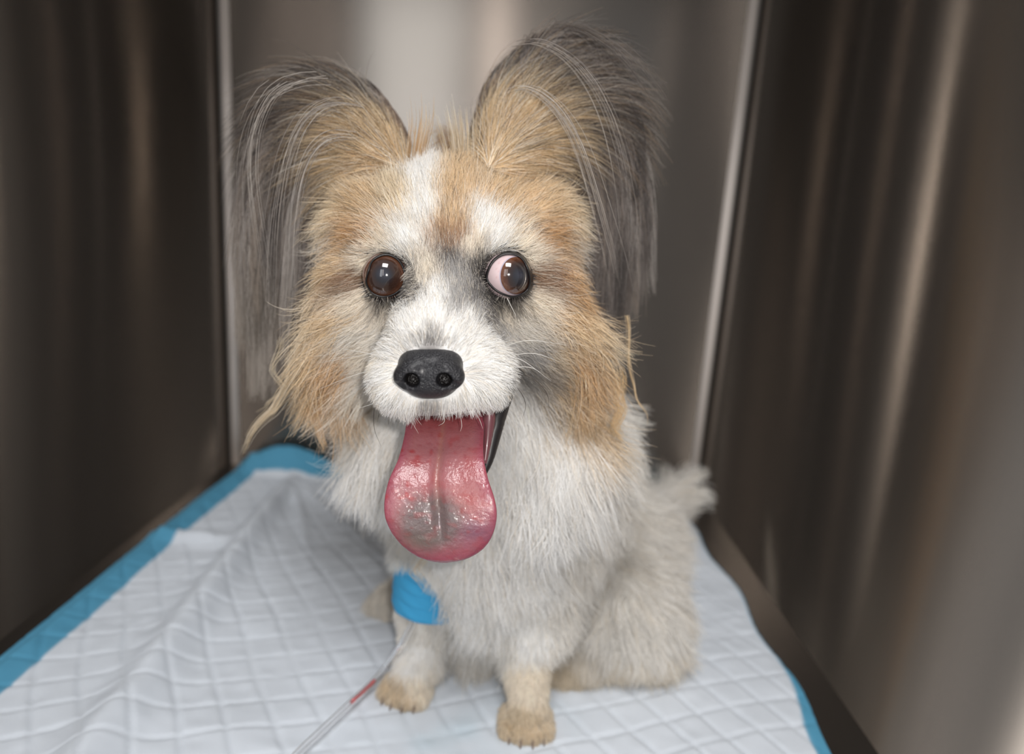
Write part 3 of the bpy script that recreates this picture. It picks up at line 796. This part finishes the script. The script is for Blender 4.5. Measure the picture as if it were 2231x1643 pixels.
for k in range(2):
    near = np.linalg.norm(root - EYES[k], axis=1) < .022
    ok &= ~(near & (lid_ratio(rpx, rpy, k) < np.where(rpy < 600, 1.03, 1.11)))
ok &= ~((root[:, 1] < .345) & ((np.abs((rpx - 939) / 71)) ** 2.4 + (np.abs((rpy - 813) / 58)) ** 2.4 < 1))
ok &= ~((np.linalg.norm((root - U(985, 905, .368)) / np.array([.0275, .027, .0165]), axis=1) < 1.0))
# hair does not sprout on the jaw strip the tongue lies on
tl = np.interp(rpy, TROWS[:, 0], TROWS[:, 1]); tr = np.interp(rpy, TROWS[:, 0], TROWS[:, 2])
ok &= ~((rpy > 880) & (rpy < 1040) & (rpx > tl + 14) & (rpx < tr + 16) & (root[:, 1] < .40))
_a, _b = U(952, 1170, .503), U(928, 1328, .489)
_h = np.clip(((root - _a) @ (_b - _a)) / ((_b - _a) @ (_b - _a)), 0, 1)[:, None]
ok &= ~((np.linalg.norm(root - _a - (_b - _a) * _h, axis=1) < .044) & (_h[:, 0] < .97) & (rpy > 1200) & (rpx < 985))
root, rn, rpx, rpy, F, FC = root[ok], rn[ok], rpx[ok], rpy[ok], F[ok], FC[ok]; N = len(root)
flow = F[:, 1:2] * RIGHT + F[:, 2:3] * DOWN
flow_t = flow - rn * (flow * rn).sum(1, keepdims=True)
bad = np.linalg.norm(flow_t, axis=1) < .15
flow_t[bad] += (np.array([0, .3, -.7]) - rn * (rn @ np.array([0, .3, -.7]))[:, None])[bad]
flow_t = nrm(flow_t)
ln = F[:, 0] * .001 * np.clip(rng.normal(1, .16, N), .5, 1.5)
muz = (root[:, 1] < .372) & (rpy > 640) & (rpx > 800) & (rpx < 1130)
ln = np.where(muz, np.minimum(ln, .0095), ln)
ln = np.where((rpy > 400) & (rpy < 1000) & (ln > .03), ln * 1.08, ln)
ln = np.where((rpx > 850) & (rpx < 985) & (rpy > 1090) & (rpy < 1260), np.minimum(ln, .022), ln)
lift = np.clip(F[:, 3] * rng.uniform(.7, 1.5, N), .05, .6)[:, None]
d0 = flow_t * (1 - lift) + rn * lift * 1.1
longness = np.clip((ln - .012) / .03, 0, 1)
head = (root[:, 1] < .455) & (root[:, 2] > .215) & (rpy < 1020)
paw = (root[:, 2] < .045) & ~head
tail = (root[:, 0] > .155) & (root[:, 1] > .68)
def build_fur(name, m, k, per, st, rad, dark, light):
    idx = np.flatnonzero(m)
    P = grow(root[idx], d0[idx], ln[idx], .10 + .35 * longness[idx], k=k, wob=.10 + .10 * longness[idx][:, None])
    P, own = clump(P, per, st * (.25 + .75 * longness[idx]))
    C = shade(FC[idx], own, len(idx), k, dark=0, cvar=.05)
    # dark-tipped guard hairs in the tan areas
    tanness = np.clip((FC[idx, 0] - FC[idx, 2]) * 2.2, 0, 1)
    u = rng.uniform(size=len(idx)); t = np.linspace(0, 1, k)[None, :, None]
    dk = (u < dark * tanness)[:, None, None] * np.clip((t - .2) / .5, 0, 1) * .8
    C = C * (1 - dk) + lin((88, 76, 68)) * dk
    li = (u > 1 - light)[:, None, None] * .7
    C = C * (1 - li) + lin((240, 230, 214)) * li
    return hair_object(name, P, C, rad * rng.uniform(.75, 1.25, len(idx)) * (1 + .35 * longness[idx]))
build_fur('head_fur', head, 8, 18, .75, .000105, .16, .12)
build_fur('tail_fur', tail, 8, 16, .85, .00018, .0, .1)
build_fur('leg_fur', paw & ~tail, 6, 14, .6, .00013, .05, .1)
build_fur('body_fur', ~head & ~paw & ~tail, 8, 26, .7, .00017, .02, .1)

# ------------------------------------------------------------------ ears
M_EAR = attr_material('ear_skin', .6)[0]
def build_ear(B, angs, Rs, s):
    """B: base on the picture; the flap fans out from it and cups towards the front"""
    order = np.argsort(angs); A = np.array(angs, float)[order]; RR = np.array(Rs, float)[order] * .93
    amin, amax = A[0], A[-1]; mid = (amin + amax) / 2; half = (amax - amin) / 2
    def surf(r, a, z=0.0):
        R = np.interp(a, A, RR); c = (a - mid) / half
        Y = .415 + .045 * r ** 1.3 + .020 * (1 - c ** 2) * r ** .8 + z
        px = B[0] + r * R * np.cos(np.radians(a)); py = B[1] - r * R * np.sin(np.radians(a))
        rr = RIGHT[None] * ((px - W_PX / 2) / F_PX)[:, None] + DOWN[None] * ((py - H_PX / 2) / F_PX)[:, None] + FWD[None]
        # size is fixed at one depth so that the cupping is real relief
        base = CAM + rr * ((.43 - CAM[1]) / rr[:, 1])[:, None]
        k = (Y / .43)[:, None]
        return CAM + (base - CAM) * k
    nr_, na = 26, 34
    r, a = np.meshgrid(np.linspace(.02, 1, nr_), np.linspace(amin, amax, na), indexing='ij')
    fr = surf(r.ravel(), a.ravel()); bk = surf(r.ravel(), a.ravel(), .0035)
    f = grid_faces(nr_, na); n = nr_ * na
    loop = np.concatenate([np.arange(na), np.arange(1, nr_) * na + na - 1, (nr_ - 1) * na + np.arange(na - 2, -1, -1), np.arange(nr_ - 2, 0, -1) * na])
    l2 = np.roll(loop, -1)
    F_ = np.vstack([f, f[:, ::-1] + n, np.stack([loop, loop + n, l2 + n, l2], -1)])
    t = np.clip(r.ravel() * 1.2 - .3, 0, 1)[:, None]
    cf = lin((176, 138, 110)) * (1 - t) + lin((92, 82, 78)) * t
    ear = dog_part('ear', np.vstack([fr, bk]), F_, M_EAR, colors=np.vstack([cf, cf * .8]))
    out = RIGHT * s
    def dirs(r, a, turn=0.0):
        e = .01
        p = surf(r, a); d = nrm(surf(r + e, a) - p)
        return p, d
    # coat of the flap
    n = 17000
    r = rng.uniform(.0, 1, n) ** .75; a = rng.uniform(amin, amax, n)
    hole = (np.abs(((a if s > 0 else 180 - a) + 2) / 14) < 1) & (r > .35) & (r < .72) & (s > 0)
    keep = ~hole | (rng.uniform(size=n) < .2); r, a = r[keep], a[keep]; n = len(r)
    back = rng.uniform(size=n) < .22
    p, d = dirs(r, a)
    oa = a if s > 0 else 180 - a                  # 0 = outwards, 90 = up
    nf = np.where(back, -1, 1)[:, None] * np.array([0, -1.0, 0])
    p = p + np.where(back, .004, -.0002)[:, None] * np.array([0, 1.0, 0])
    L = (.024 + .036 * r) * np.clip(rng.normal(1, .22, n), .4, 1.7)
    pull = out[None] * (.62 * r + .18)[:, None] * np.clip((oa - 30) / 50, 0, 1)[:, None]
    P = grow(p, d + nf * .22, L, .18 + .30 * r + .7 * np.clip((60 - oa) / 60, 0, 1) * r, k=7, pull=pull, wob=.12, collide=False)
    P, own = clump(P, 16, .65)
    t = np.linspace(0, 1, 7)[None, :]
    pos = r[:, None] + t * .28
    lowtan = np.clip((oa - 60) / 45, 0, 1) * .16                       # inner side stays tan further up
    g = np.clip((pos - .55 - lowtan[:, None] + .10 * rng.normal(size=(n, 1))) / .30, 0, 1)[..., None]
    base = np.array([lin((226, 204, 170)), lin((214, 186, 146)), lin(CR), lin((132, 112, 94))])[rng.choice(4, n, p=[.44, .28, .16, .12])]
    tip = np.array([lin((116, 107, 102)), lin((76, 70, 67)), lin((182, 174, 164)), lin((150, 130, 110))])[rng.choice(4, n, p=[.42, .26, .14, .18])]
    C = base[:, None] * (1 - g) + tip[:, None] * g
    C *= (1 + rng.normal(size=(n, 1, 1)) * .08 + (rng.normal(size=own.max() + 1) * .14)[own][:, None, None])
    hair_object('ear_fur', P, C, .00013 * rng.uniform(.7, 1.3, n), parent=ear)
    # long fringe hanging from the outer rim
    n = 9000
    c = rng.uniform(0, 1, n) ** .8
    oa = -22 + c * 95
    a = oa if s > 0 else 180 - oa
    a = np.clip(a, amin, amax); r = np.clip(1.02 - np.abs(rng.normal(size=n)) * .16, .45, 1.02)
    p, d = dirs(r, a)
    L = (.075 + .075 * np.clip(1 - np.abs(oa - 12) / 70, 0, 1)) * np.clip(rng.normal(1, .2, n), .35, 1.25) * (1.02 if s < 0 else .82)
    nf = np.array([0, -1.0, 0])
    P = grow(p, d * .75 + nf * .25 - np.array([0, 0, .35]) * np.clip(1 - oa / 60, 0, 1)[:, None], L, 1.5, k=12, wob=.09, collide=True, curl=.09)
    P, own = clump(P, 70, .90)
    k = 12
    tip = np.array([lin((130, 121, 116)), lin((84, 77, 74)), lin((182, 174, 168)), lin((150, 137, 127))])[rng.choice(4, own.max() + 1, p=[.38, .24, .18, .20])][own]
    C = np.repeat(tip[:, None], k, 1) * (1 + rng.normal(size=(n, 1, 1)) * .16)
    lt = np.clip((np.linspace(0, 1, k)[None, :, None] - .55) / .45, 0, 1) * .35 * (s < 0)
    C = C * (1 - lt) + lin((196, 184, 168)) * lt
    hair_object('ear_fringe', P, C, .00014 * rng.uniform(.7, 1.3, n), parent=ear)
    return ear
EAR_S = .86
e1 = build_ear((885, 372), [78, 90, 100, 113, 125, 140, 158, 172, 190, 205, 214], [60, 95, 140, 215, 280, 322, 330, 318, 262, 200, 150], -1)
e2 = build_ear((1065, 366), [140, 120, 105, 92, 78, 66, 45, 26, 8, -8, -20], [62, 88, 125, 195, 265, 305, 325, 318, 285, 230, 175], 1)

# ------------------------------------------------------------------ loose locks, whiskers
def lock(path, n, spread, L_jit, cols, name, rad=.00012, wave=0.0, taper=.3, start=0.0):
    k = 14
    base = smooth_path(path, k)
    t = np.linspace(0, 1, k)
    P = np.repeat(base[None], n, 0)
    off = rng.normal(size=(n, 1, 3)) * spread * (1 - (1 - taper) * t)[None, :, None]
    P = P + off
    ph = rng.uniform(0, .8, (n, 1))
    P[..., 0] += wave * np.sin(ph + t[None] * 16); P[..., 2] += .5 * wave * np.cos(ph + t[None] * 13)
    sc = np.clip(rng.normal(1 - L_jit, L_jit, n), .4, 1.0)
    s0 = rng.uniform(0, 1, n) * start
    P = np.stack([np.stack([np.interp(a + t * (s - a), t, P[i, :, j]) for j in range(3)], -1) for i, (a, s) in enumerate(zip(s0, sc))])
    C = np.array([lin(c) for c in cols])[rng.choice(len(cols), n)][:, None] * np.ones((1, k, 1)) * (1 + rng.normal(size=(n, 1, 1)) * .08)
    return P, C, np.full(n, rad)
LK = [lock([U(640, 780, .42), U(628, 840, .418), U(600, 885, .415), U(570, 915, .413), U(540, 955, .411), U(528, 990, .41)], 46, .0022, .18, [(226, 208, 178), (206, 186, 156), (238, 226, 206)], 'a', wave=.0008),
      lock([U(610, 740, .42), U(595, 800, .418), U(612, 850, .416), U(580, 880, .413), U(558, 900, .412)], 9, .0016, .2, [(226, 212, 188), (212, 196, 168)], 'b', wave=.0012),
      lock([U(1365, 690, .42), U(1372, 780, .42), U(1380, 850, .418), U(1402, 890, .416), U(1412, 928, .415)], 13, .0008, .15, [(226, 204, 172), (212, 188, 150)], 'c', wave=.0009),
      lock([U(1340, 820, .415), U(1350, 880, .414), U(1345, 930, .413), U(1352, 965, .412)], 60, .0034, .2, [(226, 196, 150), (212, 180, 134), (234, 210, 172)], 'd', wave=.0014),
      lock([U(690, 840, .415), U(680, 900, .41), U(700, 950, .41), U(705, 985, .41)], 60, .0030, .2, [(222, 178, 130), (232, 200, 158), (240, 222, 194)], 'e', wave=.0008),
      lock([U(920, 1215, .43), U(905, 1250, .43), U(935, 1285, .432), U(958, 1308, .432)], 16, .0022, .25, [(232, 220, 198), (214, 186, 150)], 'f', wave=.0012),
      lock([U(975, 345, .50), U(985, 320, .505), U(965, 295, .51), U(955, 280, .51)], 160, .0075, .25, [(176, 136, 90), (196, 158, 108), (156, 118, 78)], 'g'),
      lock([U(905, 350, .425), U(912, 310, .424), U(918, 270, .426), U(916, 235, .430)], 90, .0032, .3, [(214, 182, 140), (192, 156, 116), (230, 208, 176)], 'h', taper=1.5),
      lock([U(1010, 350, .425), U(1008, 310, .424), U(1004, 275, .426), U(1000, 245, .430)], 110, .0050, .25, [(222, 206, 178), (206, 184, 150), (236, 226, 208)], 'i', taper=1.5),
      lock([U(1105, 200, .428), U(1145, 188, .420), U(1195, 215, .414), U(1240, 270, .410), U(1275, 350, .408), U(1305, 450, .408), U(1335, 560, .410), U(1350, 640, .412)], 22, 0.0009, .2, [(176, 168, 160), (132, 124, 118), (204, 196, 188)], 'j', rad=.00011, taper=4.0, start=.35),
      lock([U(1110, 100, .440), U(1170, 90, .430), U(1240, 125, .422), U(1300, 200, .416), U(1340, 300, .414), U(1365, 420, .414), U(1378, 540, .416)], 16, 0.0010, .2, [(150, 142, 136), (112, 104, 100), (184, 176, 168)], 'k', rad=.00011, taper=4.0, start=.35),
      lock([U(1180, 60, .455), U(1260, 60, .445), U(1345, 110, .436), U(1405, 175, .43), U(1440, 230, .43)], 24, .0012, .2, [(84, 76, 72), (110, 102, 96)], 'l', taper=3.0, start=.3),
      lock([U(800, 235, .428), U(730, 225, .420), U(670, 255, .414), U(630, 330, .410), U(608, 440, .410), U(598, 560, .410), U(596, 700, .412)], 22, 0.0011, .2, [(150, 142, 136), (104, 96, 92), (190, 182, 174)], 'm', rad=.00011, taper=4.0, start=.35),
      lock([U(760, 175, .436), U(680, 165, .428), U(600, 190, .420), U(555, 260, .416), U(540, 360, .414), U(552, 480, .414), U(570, 600, .416)], 22, 0.0013, .2, [(178, 170, 162), (120, 112, 106), (206, 198, 190)], 'n', rad=.00011, taper=4.0, start=.35),
      lock([U(790, 300, .424), U(720, 300, .418), U(670, 350, .412), U(645, 450, .410), U(635, 600, .410), U(628, 740, .412)], 18, 0.0011, .2, [(158, 150, 144), (118, 110, 104), (206, 200, 194)], 'o', rad=.00011, taper=4.0, start=.35)]
hair_object('loose_lock', np.concatenate([l[0] for l in LK]), np.concatenate([l[1] for l in LK]), np.concatenate([l[2] for l in LK]))
WK = [[(1085, 760, .352), (1150, 742, .345), (1235, 752, .350)], [(1090, 780, .352), (1160, 770, .345), (1225, 790, .350)], [(1088, 800, .352), (1150, 800, .345), (1180, 812, .346)],
      [(1085, 815, .352), (1150, 820, .342), (1190, 855, .345), (1197, 900, .35)], [(1080, 830, .352), (1125, 845, .345), (1145, 880, .346), (1138, 912, .35)], [(1080, 790, .352), (1130, 782, .345), (1200, 830, .35)],
      [(860, 760, .345), (800, 772, .35), (700, 790, .365)], [(850, 780, .345), (790, 768, .35), (735, 758, .36)], [(850, 800, .345), (780, 815, .35), (690, 850, .36)],
      [(852, 835, .345), (820, 870, .345), (815, 930, .348), (830, 972, .35)], [(858, 845, .345), (832, 880, .345), (822, 920, .346)], [(865, 855, .345), (850, 895, .345), (846, 925, .346)], [(872, 862, .345), (862, 900, .345), (864, 920, .346)],
      [(840, 860, .345), (810, 880, .348), (780, 890, .352)], [(905, 890, .34), (900, 920, .338), (912, 945, .336)], [(965, 893, .34), (968, 918, .338), (955, 928, .336)], [(1000, 890, .34), (1006, 925, .338), (1003, 940, .336)], [(1030, 885, .342), (1045, 915, .34), (1052, 935, .338)],
      [(815, 640, .37), (780, 650, .372)], [(1105, 650, .362), (1125, 690, .36)]]
WP = np.stack([smooth_path([U(*q) for q in w], 10) for w in WK])
wc = np.array([lin((235, 232, 226)) if i not in (3, 4, 9, 10, 11, 12) else lin((70, 62, 58)) for i in range(len(WK))])
hair_object('whiskers', WP, np.repeat(wc[:, None], 10, 1), np.full(len(WK), .00016))
# lashes and short dark hair round the eyes
def lashes():
    PP, CCs = [], []
    for k, e in enumerate(EYES):
        L = LIDS[k]; cL = L.mean(0)
        cpx, cpy, dz = proj(e); sc = (dz - EYE_R * .8) / F_PX
        ez = nrm(CAM - e); ex = nrm(RIGHT - ez * (RIGHT @ ez)); ey = np.cross(ez, ex)
        n = 420
        i = rng.integers(0, 64, n); s = rng.uniform(1.06, 1.24, n)
        q = cL + (L[i] - cL) * s[:, None]; dx = (q[:, 0] - cpx) * sc; dy = -(q[:, 1] - cpy) * sc
        zz = np.sqrt(np.maximum((EYE_R + .002) ** 2 - dx ** 2 - dy ** 2, (EYE_R * .30) ** 2))
        p = e + dx[:, None] * ex + dy[:, None] * ey + zz[:, None] * ez
        o = nrm(dx[:, None] * ex + dy[:, None] * ey)
        inner = (o @ ex) * (1 if k == 0 else -1)
        low = -(o @ ey)
        keep = rng.uniform(size=n) < np.clip(.9 * np.maximum(inner, low) - .05, 0, 1)
        p, o = p[keep], o[keep]; n = len(p)
        P = grow(p, o * .9 + ez * .35 + .12 * rng.normal(size=(n, 3)), rng.uniform(.002, .0055, n), .0, k=5, wob=.1, collide=False)
        PP.append(P); CCs.append(np.array([lin((40, 37, 37)), lin((92, 86, 82)), lin((190, 182, 172))])[rng.choice(3, n, p=[.55, .25, .2])][:, None] * np.ones((1, 5, 1)))
    P = np.concatenate(PP); hair_object('eyelashes', P, np.concatenate(CCs), np.full(len(P), .00009))
lashes()

# ------------------------------------------------------------------ claws
M_CLAW = material('claw_horn', lin4((116, 98, 86)), .35)[0]
def claws(c, ang, w, L, r):
    ca, sa = math.cos(ang), math.sin(ang)
    for o, l in ((-1.15, .78), (-.40, 1.0), (.40, 1.0), (1.15, .78)):
        f = lambda x, y, z: c + np.array([x * ca - y * sa, x * sa + y * ca, z])
        x = o * w * 1.12; y = -L * l - r * .7
        pth = smooth_path([f(x, y + .003, r * 1.0), f(x, y - .003, r * .85), f(x * 1.02, y - .0062, r * .45)], 6)
        v, fc_ = tube(pth, np.linspace(.0016, .0005, 6), 8)
        dog_part('claw', v, fc_, M_CLAW)
claws(PAW_L + (.001, .014, 0), -.25, .0104, .014, .0070)
claws(PAW_R + (.001, .016, 0), .02, .0100, .016, .0068)

# ------------------------------------------------------------------ blue bandage on the foreleg
def build_bandage():
    a = U(954, 1200, .498); b = U(934, 1324, .487)
    n, m = 60, 48
    ax = nrm(b - a); e1 = nrm(np.cross(ax, (0, 1, 0.0))); e2 = np.cross(ax, e1)
    V = []
    th = np.linspace(0, 2 * np.pi, m, endpoint=False)
    for i in range(n):
        t = i / (n - 1)
        saw = ((t * 5 + th / (2 * np.pi)) % 1)
        R = .0345 - .0055 * t + .0012 * saw + .0004 * np.sin(th * 9 + t * 30)
        if i in (0, n - 1): R = R - .0025
        V.append(a + (b - a) * t + .004 * np.sin(th)[:, None] * ax + R[:, None] * (np.cos(th)[:, None] * e1 + np.sin(th)[:, None] * e2))
    m_, nt, bs = material('bandage_fabric', lin4((58, 158, 208)), .8)
    nz = node(nt, 'ShaderNodeTexNoise'); nz.inputs['Scale'].default_value = 900
    bp = node(nt, 'ShaderNodeBump'); bp.inputs['Strength'].default_value = .4; bp.inputs['Distance'].default_value = .0006
    nt.links.new(nz.outputs['Fac'], bp.inputs['Height']); nt.links.new(bp.outputs['Normal'], bs.inputs['Normal'])
    o = mesh_obj('leg_bandage', np.vstack(V), grid_faces(n, m, True), m_)
    tag(o, "bright blue bandage wrapped around the dog's foreleg", 'bandage')
build_bandage()

# ------------------------------------------------------------------ clear drip line with blood in it
def build_line():
    m, nt, b = material('clear_plastic', (.97, .97, .98, 1), .12, Transmission_Weight=.92, IOR=1.18)
    pts = [U(905, 1345, .462), U(878, 1400, .462), UF(842, 1452, .014), UF(812, 1487, .0105), UF(765, 1531, .0100), UF(700, 1592, .0095), UF(645, 1645, .0095), UF(560, 1735, .0095), UF(430, 1830, .0095)]
    path = smooth_path(pts, 90)
    root = bpy.data.objects.new('drip_line', None); COL.objects.link(root); root.location = path[-1]
    inv = Matrix.Translation(-Vector(path[-1]))
    v, f = tube(path, .0027, 16)
    o = mesh_obj('tube', v, f, m); o.parent = root; o.matrix_parent_inverse = inv
    px = proj(path)[0]
    seg = path[(px < 818) & (px > 764)]
    v, f = tube(smooth_path(seg, 20), .0018, 12)
    r = material('blood', lin4((176, 24, 34)), .3)[0]
    o = mesh_obj('blood_column', v, f, r); o.parent = root; o.matrix_parent_inverse = inv
    o['label'] = 'short red column of blood inside the clear tube'
    tag(root, 'thin clear drip tube with a red section lying beside the paw', 'tube')
build_line()
